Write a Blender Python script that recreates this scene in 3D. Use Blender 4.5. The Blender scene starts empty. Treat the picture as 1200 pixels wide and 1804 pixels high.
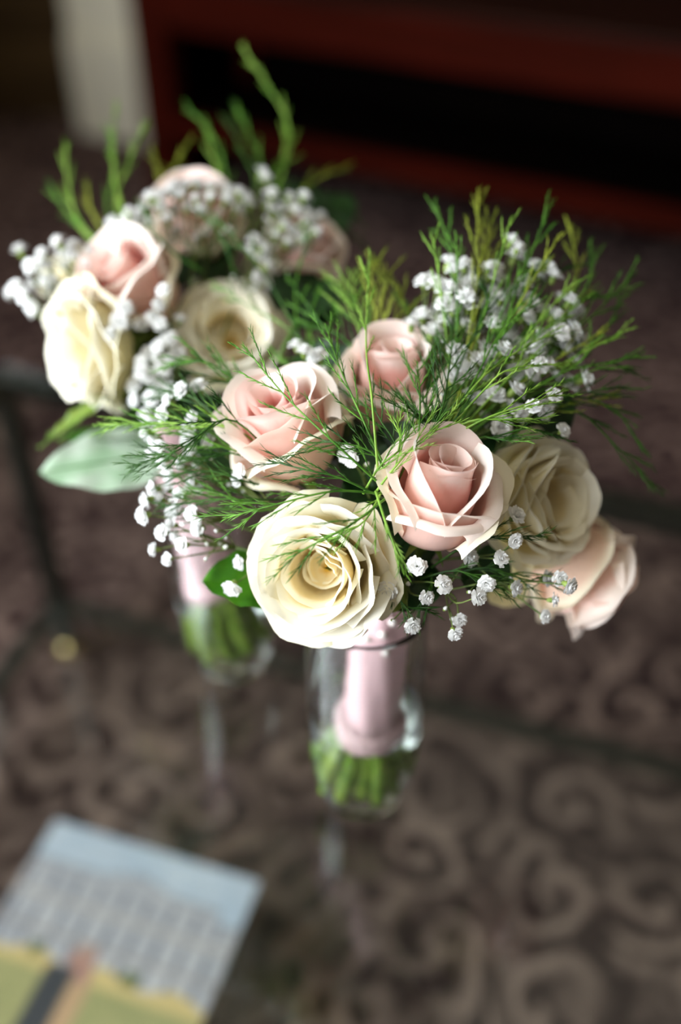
import bpy, math, random
from mathutils import Vector, Matrix, noise

# ------------------------------------------------------------------ camera
SC = bpy.context.scene
COL = SC.collection
F = 1750.0                      # focal length in pixels of the 1200 x 1804 frame
PITCH = math.radians(40)
CAM = Vector((0, 0, 1.01))
FW = Vector((0, math.cos(PITCH), -math.sin(PITCH)))
UP = Vector((0, math.sin(PITCH), math.cos(PITCH)))
RT = Vector((1, 0, 0))
cd = bpy.data.cameras.new('camera')
cam = bpy.data.objects.new('camera', cd)
COL.objects.link(cam)
cam.location = CAM
cam.rotation_euler = (math.radians(90) - PITCH, 0, 0)
cd.sensor_fit = 'HORIZONTAL'
cd.sensor_width = 24.0
cd.lens = F / 1200 * 24.0
cd.clip_start = 0.01
cd.dof.use_dof = True
cd.dof.focus_distance = 0.446
cd.dof.aperture_fstop = 1.9
SC.camera = cam

# ------------------------------------------------------------------ world, light, exposure
w = bpy.data.worlds.new('world')
SC.world = w
w.use_nodes = True
bg = w.node_tree.nodes['Background']
bg.inputs[0].default_value = (0.75, 0.87, 1.0, 1)
bg.inputs[1].default_value = 1.0
SC.view_settings.view_transform = 'Standard'
SC.view_settings.look = 'None'
SC.view_settings.gamma = 1
SC.view_settings.use_curve_mapping = False
SC.view_settings.exposure = 0.13
SC.cycles.transparent_max_bounces = 32
SC.cycles.max_bounces = 16
SC.cycles.transmission_bounces = 16

# daylight through the room's window (left wall)
WX, WY0, WY1, WZ0, WZ1 = -1.20, -1.00, 0.45, 0.45, 2.10
ld = bpy.data.lights.new('window_daylight', 'AREA')
ld.shape = 'RECTANGLE'
ld.size = WZ1 - WZ0
ld.size_y = WY1 - WY0
ld.energy = 92
ld.color = (0.90, 0.955, 1.0)
lo = bpy.data.objects.new('window_daylight', ld)
COL.objects.link(lo)
lo.location = (WX - 0.03, (WY0 + WY1) / 2, (WZ0 + WZ1) / 2)
lo.rotation_euler = (0, math.radians(-90), 0)

# added fill light in an invented second opening, to brighten the pier
FILL_Y0, FILL_Y1 = 1.75, 2.25
fill_ld = bpy.data.lights.new('window_daylight', 'AREA')
fill_ld.shape = 'RECTANGLE'
fill_ld.size = WZ1 - WZ0
fill_ld.size_y = FILL_Y1 - FILL_Y0
fill_ld.energy = 3.6
fill_ld.color = (1.0, 0.98, 0.93)
fill_lo = bpy.data.objects.new('window_daylight', fill_ld)
COL.objects.link(fill_lo)
fill_lo.location = (WX - 0.03, (FILL_Y0 + FILL_Y1) / 2, (WZ0 + WZ1) / 2)
fill_lo.rotation_euler = (0, math.radians(-90), 0)

R = random.Random(7)


def P(u, v, d):
    """point of the place seen at pixel (u, v), d metres in front of the lens"""
    return CAM + (FW + RT * ((u - 600) / F) + UP * ((902 - v) / F)) * d


def PZ(u, v, z):
    """point at height z seen at pixel (u, v)"""
    k = FW + RT * ((u - 600) / F) + UP * ((902 - v) / F)
    return CAM + k * ((z - CAM.z) / k.z)


def cdir(a, b, c):
    """direction: a to the right, b up the picture, c towards the viewer"""
    return (RT * a + UP * b - FW * c).normalized()


# ------------------------------------------------------------------ materials
def srgb(r, g, b):
    f = lambda c: (c / 255 / 12.92) if c / 255 <= 0.04045 else ((c / 255 + 0.055) / 1.055) ** 2.4
    return (f(r), f(g), f(b), 1)


def newmat(name):
    m = bpy.data.materials.new(name)
    m.use_nodes = True
    nt = m.node_tree
    return m, nt, nt.nodes, nt.links, nt.nodes['Principled BSDF']


def plain(name, col, rough=0.5, metal=0.0, noise_amt=0.12, scale=40, spec=0.5):
    m, nt, N, L, b = newmat(name)
    b.inputs['Roughness'].default_value = rough
    b.inputs['Metallic'].default_value = metal
    b.inputs['Specular IOR Level'].default_value = spec
    tc = N.new('ShaderNodeTexCoord')
    nz = N.new('ShaderNodeTexNoise')
    nz.inputs['Scale'].default_value = scale
    L.new(tc.outputs['Object'], nz.inputs['Vector'])
    rp = N.new('ShaderNodeValToRGB')
    c = col
    rp.color_ramp.elements[0].position = 0.3
    rp.color_ramp.elements[1].position = 0.7
    rp.color_ramp.elements[0].color = tuple(x * (1 - noise_amt) for x in c[:3]) + (1,)
    rp.color_ramp.elements[1].color = tuple(min(1, x * (1 + noise_amt)) for x in c[:3]) + (1,)
    L.new(nz.outputs[0], rp.inputs[0])
    L.new(rp.outputs[0], b.inputs['Base Color'])
    return m


def petal_mat(name, base, mid, rim, trans=0.3, rough=0.55):
    """petal tissue: base colour runs from claw to rim along the petal, veins, lets light through"""
    m, nt, N, L, b = newmat(name)
    uv = N.new('ShaderNodeUVMap')
    sep = N.new('ShaderNodeSeparateXYZ')
    L.new(uv.outputs[0], sep.inputs[0])
    nz = N.new('ShaderNodeTexNoise')
    nz.inputs['Scale'].default_value = 5
    nz.inputs['Detail'].default_value = 5
    L.new(uv.outputs[0], nz.inputs['Vector'])
    add = N.new('ShaderNodeMath'); add.operation = 'MULTIPLY_ADD'
    add.inputs[1].default_value = 0.22
    L.new(nz.outputs[0], add.inputs[0])
    L.new(sep.outputs[1], add.inputs[2])
    rp = N.new('ShaderNodeValToRGB')
    e = rp.color_ramp.elements
    e[0].position = 0.22; e[0].color = base
    e[1].position = 1.06; e[1].color = rim
    k = rp.color_ramp.elements.new(0.5); k.color = mid
    k2 = rp.color_ramp.elements.new(0.86); k2.color = mid
    L.new(add.outputs[0], rp.inputs[0])
    # fine veins
    mp = N.new('ShaderNodeMapping')
    mp.inputs['Scale'].default_value = (60, 4, 1)
    L.new(uv.outputs[0], mp.inputs[0])
    vn = N.new('ShaderNodeTexNoise'); vn.inputs['Scale'].default_value = 1.0
    L.new(mp.outputs[0], vn.inputs['Vector'])
    bump = N.new('ShaderNodeBump')
    bump.inputs['Strength'].default_value = 0.10
    bump.inputs['Distance'].default_value = 0.0006
    L.new(vn.outputs[0], bump.inputs['Height'])
    b.inputs['Roughness'].default_value = rough
    b.inputs['Specular IOR Level'].default_value = 0.25
    b.inputs['Sheen Weight'].default_value = 0.08
    L.new(rp.outputs[0], b.inputs['Base Color'])
    L.new(bump.outputs[0], b.inputs['Normal'])
    tr = N.new('ShaderNodeBsdfTranslucent')
    L.new(rp.outputs[0], tr.inputs[0])
    mx = N.new('ShaderNodeMixShader')
    mx.inputs[0].default_value = trans
    L.new(b.outputs[0], mx.inputs[1])
    L.new(tr.outputs[0], mx.inputs[2])
    L.new(mx.outputs[0], N['Material Output'].inputs[0])
    return m


def leafy(name, c1, c2, trans=0.3, rough=0.45, scale=60, spec=0.4):
    m, nt, N, L, b = newmat(name)
    tc = N.new('ShaderNodeTexCoord')
    nz = N.new('ShaderNodeTexNoise')
    nz.inputs['Scale'].default_value = scale
    nz.inputs['Detail'].default_value = 4
    L.new(tc.outputs['Object'], nz.inputs['Vector'])
    rp = N.new('ShaderNodeValToRGB')
    rp.color_ramp.elements[0].position = 0.35; rp.color_ramp.elements[0].color = c1
    rp.color_ramp.elements[1].position = 0.65; rp.color_ramp.elements[1].color = c2
    L.new(nz.outputs[0], rp.inputs[0])
    L.new(rp.outputs[0], b.inputs['Base Color'])
    b.inputs['Roughness'].default_value = rough
    b.inputs['Specular IOR Level'].default_value = spec
    tr = N.new('ShaderNodeBsdfTranslucent')
    L.new(rp.outputs[0], tr.inputs[0])
    mx = N.new('ShaderNodeMixShader')
    mx.inputs[0].default_value = trans
    L.new(b.outputs[0], mx.inputs[1])
    L.new(tr.outputs[0], mx.inputs[2])
    L.new(mx.outputs[0], N['Material Output'].inputs[0])
    return m


def thin_glass(name, tint, ior=1.5, rough=0.0, bump=None):
    """clear glass face: Fresnel mix of a mirror and a see-through part"""
    m, nt, N, L, b = newmat(name)
    N.remove(b)
    t = N.new('ShaderNodeBsdfTransparent'); t.inputs[0].default_value = tint
    g = N.new('ShaderNodeBsdfGlossy'); g.inputs['Roughness'].default_value = rough
    fr = N.new('ShaderNodeFresnel'); fr.inputs[0].default_value = ior
    geo = N.new('ShaderNodeNewGeometry')
    # same reflectance from either side of a face
    iv = N.new('ShaderNodeMix'); iv.data_type = 'FLOAT'
    iv.inputs[2].default_value = ior; iv.inputs[3].default_value = 1 / ior
    L.new(geo.outputs['Backfacing'], iv.inputs[0])
    fr.inputs[0].default_value = ior
    lw = N.new('ShaderNodeLayerWeight'); lw.inputs[0].default_value = 0.5
    # Schlick: f0 + (1-f0)*(facing)^5
    pw = N.new('ShaderNodeMath'); pw.operation = 'POWER'; pw.inputs[1].default_value = 4.0
    L.new(lw.outputs['Facing'], pw.inputs[0])
    f0 = ((ior - 1) / (ior + 1)) ** 2
    ma = N.new('ShaderNodeMath'); ma.operation = 'MULTIPLY_ADD'
    ma.inputs[1].default_value = 1 - f0; ma.inputs[2].default_value = f0
    L.new(pw.outputs[0], ma.inputs[0])
    N.remove(iv); N.remove(fr); N.remove(geo)
    mx = N.new('ShaderNodeMixShader')
    L.new(ma.outputs[0], mx.inputs[0])
    L.new(t.outputs[0], mx.inputs[1])
    L.new(g.outputs[0], mx.inputs[2])
    L.new(mx.outputs[0], N['Material Output'].inputs[0])
    return m


def wood_mat(name, c1, c2, rough=0.35):
    m, nt, N, L, b = newmat(name)
    tc = N.new('ShaderNodeTexCoord')
    mp = N.new('ShaderNodeMapping'); mp.inputs['Scale'].default_value = (1.2, 14, 14)
    L.new(tc.outputs['Object'], mp.inputs[0])
    nz = N.new('ShaderNodeTexNoise'); nz.inputs['Scale'].default_value = 3; nz.inputs['Detail'].default_value = 6
    L.new(mp.outputs[0], nz.inputs['Vector'])
    rp = N.new('ShaderNodeValToRGB')
    rp.color_ramp.elements[0].position = 0.3; rp.color_ramp.elements[0].color = c1
    rp.color_ramp.elements[1].position = 0.7; rp.color_ramp.elements[1].color = c2
    L.new(nz.outputs[0], rp.inputs[0]); L.new(rp.outputs[0], b.inputs['Base Color'])
    b.inputs['Roughness'].default_value = rough
    b.inputs['Specular IOR Level'].default_value = 0.03
    return m


def carpet_mat():
    m, nt, N, L, b = newmat('scroll_carpet')
    tc = N.new('ShaderNodeTexCoord')
    warp = N.new('ShaderNodeTexNoise'); warp.inputs['Scale'].default_value = 7; warp.inputs['Detail'].default_value = 1
    L.new(tc.outputs['Object'], warp.inputs['Vector'])
    wm = N.new('ShaderNodeVectorMath'); wm.operation = 'MULTIPLY_ADD'
    wm.inputs[1].default_value = (0.09, 0.09, 0)
    L.new(warp.outputs['Color'], wm.inputs[0]); L.new(tc.outputs['Object'], wm.inputs[2])

    def scrolls(scale, turns, lo, hi, shift):
        mp = N.new('ShaderNodeMapping'); mp.inputs['Location'].default_value = (shift, shift * 0.7, 0)
        L.new(wm.outputs[0], mp.inputs[0])
        vo = N.new('ShaderNodeTexVoronoi'); vo.voronoi_dimensions = '2D'; vo.feature = 'F1'
        vo.inputs['Scale'].default_value = scale
        vo.inputs['Randomness'].default_value = 0.75
        L.new(mp.outputs[0], vo.inputs['Vector'])
        sb = N.new('ShaderNodeVectorMath'); sb.operation = 'SUBTRACT'
        L.new(mp.outputs[0], sb.inputs[0]); L.new(vo.outputs['Position'], sb.inputs[1])
        sp = N.new('ShaderNodeSeparateXYZ'); L.new(sb.outputs[0], sp.inputs[0])
        at = N.new('ShaderNodeMath'); at.operation = 'ARCTAN2'
        L.new(sp.outputs[1], at.inputs[0]); L.new(sp.outputs[0], at.inputs[1])
        k = N.new('ShaderNodeMath'); k.operation = 'MULTIPLY_ADD'; k.inputs[1].default_value = turns
        L.new(vo.outputs['Distance'], k.inputs[0]); L.new(at.outputs[0], k.inputs[2])
        sc = N.new('ShaderNodeSeparateColor'); L.new(vo.outputs['Color'], sc.inputs[0])
        k2 = N.new('ShaderNodeMath'); k2.operation = 'MULTIPLY_ADD'; k2.inputs[1].default_value = 6.28
        L.new(sc.outputs[0], k2.inputs[0]); L.new(k.outputs[0], k2.inputs[2])
        sn = N.new('ShaderNodeMath'); sn.operation = 'SINE'; L.new(k2.outputs[0], sn.inputs[0])
        mr = N.new('ShaderNodeMapRange'); mr.inputs[1].default_value = lo; mr.inputs[2].default_value = hi
        L.new(sn.outputs[0], mr.inputs[0])
        return mr.outputs[0]
    a = scrolls(8.5, 17, -0.1, 0.9, 0.0)
    c = scrolls(15, 7, 0.35, 0.75, 0.31)
    mx = N.new('ShaderNodeMath'); mx.operation = 'MAXIMUM'
    sc2 = N.new('ShaderNodeMath'); sc2.operation = 'MULTIPLY'; sc2.inputs[1].default_value = 0.55
    L.new(c, sc2.inputs[0]); L.new(a, mx.inputs[0]); L.new(sc2.outputs[0], mx.inputs[1])
    nz = N.new('ShaderNodeTexNoise'); nz.inputs['Scale'].default_value = 9; nz.inputs['Detail'].default_value = 3
    L.new(tc.outputs['Object'], nz.inputs['Vector'])
    nzr = N.new('ShaderNodeMapRange'); nzr.inputs[1].default_value = 0.3; nzr.inputs[2].default_value = 0.62
    nzr.inputs[3].default_value = 0.2
    L.new(nz.outputs[0], nzr.inputs[0])
    ml = N.new('ShaderNodeMath'); ml.operation = 'MULTIPLY'
    L.new(mx.outputs[0], ml.inputs[0]); L.new(nzr.outputs[0], ml.inputs[1])
    mix = N.new('ShaderNodeMix'); mix.data_type = 'RGBA'
    mix.inputs[6].default_value = srgb(40, 20, 26)
    mix.inputs[7].default_value = srgb(150, 125, 116)
    L.new(ml.outputs[0], mix.inputs[0])
    pile = N.new('ShaderNodeTexNoise'); pile.inputs['Scale'].default_value = 900
    L.new(tc.outputs['Object'], pile.inputs['Vector'])
    bp = N.new('ShaderNodeBump'); bp.inputs['Strength'].default_value = 0.5; bp.inputs['Distance'].default_value = 0.003
    L.new(pile.outputs[0], bp.inputs['Height']); L.new(bp.outputs[0], b.inputs['Normal'])
    L.new(mix.outputs[2], b.inputs['Base Color'])
    b.inputs['Roughness'].default_value = 0.95
    b.inputs['Specular IOR Level'].default_value = 0.1
    return m


CREAM = petal_mat('cream_petal', srgb(218, 208, 116), srgb(250, 240, 204), srgb(254, 250, 235), 0.28)
CREAM_IN = petal_mat('cream_inner_petal', srgb(236, 190, 74), srgb(251, 236, 192), srgb(254, 249, 230), 0.34)
CREAM_GUARD = petal_mat('cream_guard_petal', srgb(200, 200, 104), srgb(246, 234, 182), srgb(251, 246, 218), 0.34)
PINK = petal_mat('pink_petal', srgb(244, 212, 180), srgb(250, 214, 202), srgb(254, 241, 232), 0.34)
PINK_IN = petal_mat('pink_inner_petal', srgb(240, 158, 138), srgb(247, 188, 177), srgb(252, 228, 220), 0.34)
PINK_GUARD = petal_mat('pink_guard_petal', srgb(218, 204, 138), srgb(249, 219, 198), srgb(250, 243, 220), 0.34)
GYP = leafy('white_blossom', srgb(246, 246, 244), srgb(255, 255, 255), 0.25, 0.7, 400, 0.2)
GYP_STEM = leafy('sprig_green', srgb(70, 92, 40), srgb(116, 130, 66), 0.1, 0.6, 120)
CALYX = leafy('calyx_green', srgb(96, 124, 48), srgb(140, 160, 74), 0.15, 0.5, 120)
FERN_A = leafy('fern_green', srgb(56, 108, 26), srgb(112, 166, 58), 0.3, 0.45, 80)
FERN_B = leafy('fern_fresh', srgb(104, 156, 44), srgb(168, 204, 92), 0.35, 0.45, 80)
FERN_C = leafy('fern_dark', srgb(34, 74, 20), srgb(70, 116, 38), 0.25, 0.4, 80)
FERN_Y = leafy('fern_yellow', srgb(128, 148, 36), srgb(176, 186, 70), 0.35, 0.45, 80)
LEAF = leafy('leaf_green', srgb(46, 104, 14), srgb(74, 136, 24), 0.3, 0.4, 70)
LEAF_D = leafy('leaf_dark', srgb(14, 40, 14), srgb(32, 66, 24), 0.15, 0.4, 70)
LEAF_P = leafy('leaf_pale_underside', srgb(168, 204, 168), srgb(218, 234, 218), 0.3, 0.5, 50)
STEM = leafy('cut_stem', srgb(92, 136, 22), srgb(160, 190, 74), 0.1, 0.35, 90)
RIBBON = plain('pink_satin', srgb(246, 206, 210), 0.36, 0, 0.05, 60, 0.6)
PEARL = plain('pearl', srgb(248, 238, 232), 0.15, 0, 0.02, 30, 0.8)


def solid_glass(name, tint, ior):
    m, nt, N, L, b = newmat(name)
    b.inputs['Base Color'].default_value = tint
    b.inputs['Transmission Weight'].default_value = 1.0
    b.inputs['IOR'].default_value = ior
    b.inputs['Roughness'].default_value = 0.0
    return m


GLASS = solid_glass('vase_glass', (0.97, 0.99, 0.98, 1), 1.5)
WATER = solid_glass('vase_water', (0.97, 1.0, 0.97, 1), 1.33)
TABLE_GLASS = thin_glass('table_glass', (0.965, 0.98, 0.97, 1), 1.5)
METAL = plain('gunmetal', srgb(64, 68, 64), 0.32, 0.9, 0.15, 12)
BRASS = plain('brass', srgb(236, 208, 140), 0.38, 1.0, 0.05, 20)
MAHOG = wood_mat('mahogany', srgb(44, 9, 3), srgb(64, 15, 6), 0.7)
MAHOG_D = wood_mat('mahogany_dark', srgb(34, 18, 14), srgb(48, 24, 18), 0.35)
SHADE_BLACK = plain('black_interior', srgb(7, 4, 3), 0.8, 0, 0.2, 20, 0.02)  # black stands in for the shade inside and below the cabinet
WALL = plain('cream_paint', srgb(236, 230, 210), 0.7, 0, 0.03, 3, 0.2)
CEIL = plain('ceiling_paint', srgb(206, 194, 170), 0.8, 0, 0.02, 3, 0.2)
WALLR = plain('brown_paper', srgb(52, 36, 22), 0.8, 0, 0.06, 6, 0.2)
SHADE_BROWN = wood_mat('dark_oak', srgb(62, 48, 32), srgb(92, 72, 46), 0.5)  # brown puts the shade of the wall's left part into the colour
PAPER = plain('paper_edge', srgb(226, 228, 226), 0.6, 0, 0.03, 80, 0.3)
FRAME = plain('window_white', srgb(238, 238, 234), 0.4, 0, 0.02, 8)


# ------------------------------------------------------------------ mesh helpers
class MB:
    def __init__(s):
        s.v, s.f, s.uv = [], [], None

    def box(s, lo, hi, M=None):
        n = len(s.v)
        for z in (lo[2], hi[2]):
            for y in (lo[1], hi[1]):
                for x in (lo[0], hi[0]):
                    p = Vector((x, y, z))
                    s.v.append(M @ p if M else p)
        for q in ((0, 2, 3, 1), (4, 5, 7, 6), (0, 1, 5, 4), (2, 6, 7, 3), (0, 4, 6, 2), (1, 3, 7, 5)):
            s.f.append(tuple(n + i for i in q))
        return s

    def tube(s, pts, rads, n=6, cap=True):
        k = len(pts)
        base = len(s.v)
        ref = Vector((0.31, 0.83, 0.46))
        for i, p in enumerate(pts):
            d = (pts[min(i + 1, k - 1)] - pts[max(i - 1, 0)])
            d = d.normalized() if d.length > 1e-9 else Vector((0, 0, 1))
            a = d.cross(ref)
            if a.length < 1e-3:
                a = d.cross(Vector((1, 0, 0)))
            a.normalize()
            b = d.cross(a)
            r = rads[i] if isinstance(rads, (list, tuple)) else rads
            for j in range(n):
                t = 2 * math.pi * j / n
                s.v.append(p + (a * math.cos(t) + b * math.sin(t)) * r)
        for i in range(k - 1):
            for j in range(n):
                j2 = (j + 1) % n
                s.f.append((base + i * n + j, base + i * n + j2, base + (i + 1) * n + j2, base + (i + 1) * n + j))
        if cap:
            s.f.append(tuple(base + j for j in reversed(range(n))))
            s.f.append(tuple(base + (k - 1) * n + j for j in range(n)))
        return s

    def lathe(s, prof, n=40, wob=None, M=None, close=False):
        base = len(s.v)
        k = len(prof)
        for i, (r, z) in enumerate(prof):
            for j in range(n):
                t = 2 * math.pi * j / n
                rr = r + (wob(t, z) if wob and r > 1e-5 else 0)
                p = Vector((rr * math.cos(t), rr * math.sin(t), z))
                s.v.append(M @ p if M else p)
        for i in range(k - 1 + (1 if close else 0)):
            i2 = (i + 1) % k
            for j in range(n):
                j2 = (j + 1) % n
                s.f.append((base + i * n + j, base + i * n + j2, base + i2 * n + j2, base + i2 * n + j))
        return s

    def grid(s, fn, nu, nv):
        base = len(s.v)
        if s.uv is None:
            s.uv = []
        for j in range(nv + 1):
            for i in range(nu + 1):
                p, q = fn(i / nu, j / nv)
                s.v.append(p)
                s.uv.append(q)
        for j in range(nv):
            for i in range(nu):
                a = base + j * (nu + 1) + i
                s.f.append((a, a + 1, a + nu + 2, a + nu + 1))
        return s

    def mesh(s, name, mat, smooth=True):
        me = bpy.data.meshes.new(name)
        me.from_pydata([tuple(p) for p in s.v], [], s.f)
        if s.uv:
            ul = me.uv_layers.new(name='UVMap')
            flat = []
            for lp in me.loops:
                flat.extend(s.uv[lp.vertex_index])
            ul.data.foreach_set('uv', flat)
        me.materials.append(mat)
        if smooth:
            me.polygons.foreach_set('use_smooth', [True] * len(me.polygons))
        me.update()
        return me


def link(name, data, parent=None, M=None):
    o = bpy.data.objects.new(name, data)
    COL.objects.link(o)
    if parent:
        o.parent = parent
    if M is not None:
        o.matrix_local = M
    return o


def tag(o, label=None, cat=None, kind=None, group=None):
    if label: o['label'] = label
    if cat: o['category'] = cat
    if kind: o['kind'] = kind
    if group: o['group'] = group
    return o


def frame_from(axis, spin=0.0):
    z = axis.normalized()
    a = Vector((0, 0, 1)) if abs(z.z) < 0.95 else Vector((0, 1, 0))
    x = a.cross(z).normalized()
    y = z.cross(x)
    M = Matrix((x, y, z)).transposed()
    return (M @ Matrix.Rotation(spin, 3, 'Z')).to_4x4()


def catmull(pts, n):
    if len(pts) < 3:
        return [pts[0].lerp(pts[-1], i / n) for i in range(n + 1)]
    q = [pts[0] * 2 - pts[1]] + list(pts) + [pts[-1] * 2 - pts[-2]]
    out = []
    m = len(pts) - 1
    for i in range(n + 1):
        t = i / n * m
        k = min(int(t), m - 1)
        t -= k
        a, b, c, d = q[k:k + 4]
        out.append(0.5 * ((2 * b) + (c - a) * t + (2 * a - 5 * b + 4 * c - d) * t * t + (3 * b - a - 3 * c + d) * t ** 3))
    return out


# ------------------------------------------------------------------ the room
def structure(name, mb, mat, parent=None):
    o = link(name, mb.mesh(name, mat, False), parent)
    if parent is None:
        tag(o, kind='structure')
    return o


RX0, RX1, RY0, RY1, RZ = WX, 2.4, -1.6, 3.6, 2.5
fl = structure('floor', MB().box((RX0 - .1, RY0 - .1, -0.05), (RX1 + .1, RY1 + .1, 0)), carpet_mat())
tag(fl, 'dark plum carpet with taupe scroll pattern', 'floor')
structure('ceiling', MB().box((RX0 - .1, RY0 - .1, RZ), (RX1 + .1, RY1 + .1, RZ + .08)), CEIL)
structure('wall_right', MB().box((RX1, RY0, 0), (RX1 + .1, RY1, RZ)), WALLR)
structure('wall_front', MB().box((RX0 - .1, RY0 - .1, 0), (RX1 + .1, RY0, RZ)), WALLR)
wb = structure('wall_back', MB().box((RX0 - .1, RY1, 0), (RX1 + .1, RY1 + .1, RZ)), WALLR)
lw = MB()
ycuts = [RY0, WY0, WY1, FILL_Y0, FILL_Y1, RY1]
for k in (0, 2, 4):
    lw.box((RX0 - .1, ycuts[k], 0), (RX0, ycuts[k + 1], RZ))
for a, b in ((WY0, WY1), (FILL_Y0, FILL_Y1)):
    lw.box((RX0 - .1, a, 0), (RX0, b, WZ0))
    lw.box((RX0 - .1, a, WZ1), (RX0, b, RZ))
structure('wall_left', lw, WALL)
for k, (a, b) in enumerate(((WY0, WY1), (FILL_Y0, FILL_Y1))):
    wf = MB()
    wf.box((WX - .08, a, WZ0), (WX - .05, a + .05, WZ1))
    wf.box((WX - .08, b - .05, WZ0), (WX - .05, b, WZ1))
    wf.box((WX - .08, a + .05, WZ0), (WX - .05, b - .05, WZ0 + .05))
    wf.box((WX - .08, a + .05, WZ1 - .05), (WX - .05, b - .05, WZ1))
    wo = structure('window_%d' % (k + 1), wf, FRAME)  # the further one is an added opening for the fill light
    structure('window_sill', MB().box((WX - .04, a, WZ0), (WX + .1, b, WZ0 + .02)), FRAME, wo)

# cream painted pier with a tall skirting, added dark panel left of it for the shaded wall
pier_o = Vector((-0.745, 2.92, 0))
pier = MB().box((0, 0, 0), (0.34, 0.5, RZ), Matrix.Translation(pier_o) @ Matrix.Rotation(math.radians(-24), 4, 'Z'))
po = structure('wall_pier', pier, WALL)
sk = MB()
MP = Matrix.Translation(pier_o) @ Matrix.Rotation(math.radians(-24), 4, 'Z')
sk.box((-0.002, -0.018, 0), (0.34, 0, 0.255), MP)
sk.box((-0.002, -0.011, 0.255), (0.34, 0, 0.275), MP)
structure('baseboard_back', sk, WALL)
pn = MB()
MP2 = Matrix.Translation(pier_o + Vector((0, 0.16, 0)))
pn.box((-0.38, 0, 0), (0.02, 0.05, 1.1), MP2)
pnl = structure('wall_panelling', pn, SHADE_BROWN)
structure('panel_rail', MB().box((-0.38, -0.03, 0.26), (0.0, 0, 0.30), MP2), SHADE_BROWN, pnl)
structure('panel_plinth', MB().box((-0.38, -0.02, 0), (0.0, 0, 0.06), MP2), SHADE_BROWN, pnl)

# ------------------------------------------------------------------ mahogany low cabinet in the background
c0 = Vector((-0.470, 2.400, 0))
cab = link('low_cabinet', None)
cab.location = c0
cab.rotation_euler = (0, 0, math.atan2(-0.463, 0.886))
tag(cab, 'dark red mahogany low cabinet with long open bay behind the bouquets', 'cabinet')
CW, CD, CH = 1.6, 0.42, 0.53


def cpart(name, lo, hi, mat):
    me = MB().box(lo, hi).mesh(name, mat, False)
    o = link(name, me, cab)
    bv = o.modifiers.new('bevel', 'BEVEL'); bv.width = 0.004; bv.segments = 2
    return o


for lx_ in (0, CW - .09):
    for ly_ in (0, CD - .05):
        cpart('leg', (lx_, ly_, 0), (lx_ + .09, ly_ + .05, .515), MAHOG)
cpart('top_rail', (0.08, 0.005, 0.416), (CW - .08, 0.035, 0.515), MAHOG)
cpart('bottom_rail', (0.08, 0.005, 0.182), (CW - .08, 0.035, 0.228), MAHOG)
cpart('shelf', (0.03, 0.035, 0.195), (CW - .03, CD - .03, 0.212), SHADE_BLACK)
cpart('side_panel', (0.02, 0.05, 0.01), (0.04, CD - .05, 0.515), SHADE_BLACK)  # carried down to the floor to keep light from under the cabinet
cpart('side_panel', (CW - .04, 0.05, 0.01), (CW - .02, CD - .05, 0.515), SHADE_BLACK)
cpart('back_panel', (0.04, CD - .04, 0.01), (CW - .04, CD - .02, 0.515), SHADE_BLACK)  # black sheet down to the floor, keeps the void below dark
cpart('top', (-0.006, -0.008, 0.515), (CW + .006, CD, 0.53), MAHOG_D)

# ------------------------------------------------------------------ glass table
ZT = CAM.z - 0.555              # upper face of the glass
corner = PZ(0, 664, ZT - .015)
e1 = Vector((0.945, -0.327, 0)).normalized()
ang = math.atan2(e1.y, e1.x)
TW, TD = 1.15, 0.80
tab = link('glass_table', None)
tab.location = (corner.x, corner.y, 0)
tab.rotation_euler = (0, 0, ang)
tag(tab, 'clear glass coffee table with dark metal frame and lower shelf standing on the carpet', 'table')
ZS = CAM.z - 0.913              # lower stretcher height


def tpart(name, lo, hi, mat, bev=0.002):
    o = link(name, MB().box(lo, hi).mesh(name, mat, False), tab)
    bv = o.modifiers.new('bevel', 'BEVEL'); bv.width = bev; bv.segments = 2
    return o


h = 0.011
tpart('glass_top', (-0.008, -TD - 0.008, ZT - 0.008), (TW + 0.008, 0.008, ZT), TABLE_GLASS, 0.0012)
for x in (0, TW):
    for y in (0, -TD):
        tpart('leg', (x - h, y - h, 0.03), (x + h, y + h, ZT - 0.031), METAL)
        fm = MB().lathe([(0.0001, 0.0), (0.009, 0.001), (0.015, 0.008), (0.0165, 0.017), (0.014, 0.026), (0.008, 0.031), (0.0001, 0.032)], 20)
        link('foot', fm.mesh('foot', BRASS), tab, Matrix.Translation((x, y, 0)))
tpart('glass_shelf', (0.010, -TD + 0.010, ZS + 0.0095), (TW - 0.010, -0.010, ZS + 0.0155), TABLE_GLASS, 0.0012)
ZL = ZS + 0.0155
for y in (0, -TD):
    tpart('top_rail', (-h, y - h, ZT - 0.031), (TW + h, y + h, ZT - 0.0085), METAL)
    tpart('stretcher', (h, y - 0.009, ZS - 0.009), (TW - h, y + 0.009, ZS + 0.009), METAL)
for x in (0, TW):
    tpart('top_rail', (x - h, -TD + h, ZT - 0.031), (x + h, -h, ZT - 0.0085), METAL)
    tpart('stretcher', (x - 0.009, -TD + h, ZS - 0.009), (x + 0.009, -h, ZS + 0.009), METAL)

# ------------------------------------------------------------------ leaflet on the table
q0 = PZ(100, 1446, ZL)
q1 = PZ(458, 1556, ZL)
LWD = (q1 - q0).length
LHT = LWD * 1.41
lx = (q1 - q0).normalized()
lea = link('brochure', None)
lea.location = (q0.x, q0.y, ZL)
lea.rotation_euler = (0, 0, math.atan2(lx.y, lx.x))
tag(lea, 'glossy brochure showing a pale grey house, sky and lawn, lying on the lower glass shelf', 'brochure')
pg = link('pages', MB().box((0, -LHT, 0.0003), (LWD, 0, 0.0022)).mesh('pages', PAPER, False), lea)


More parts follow.
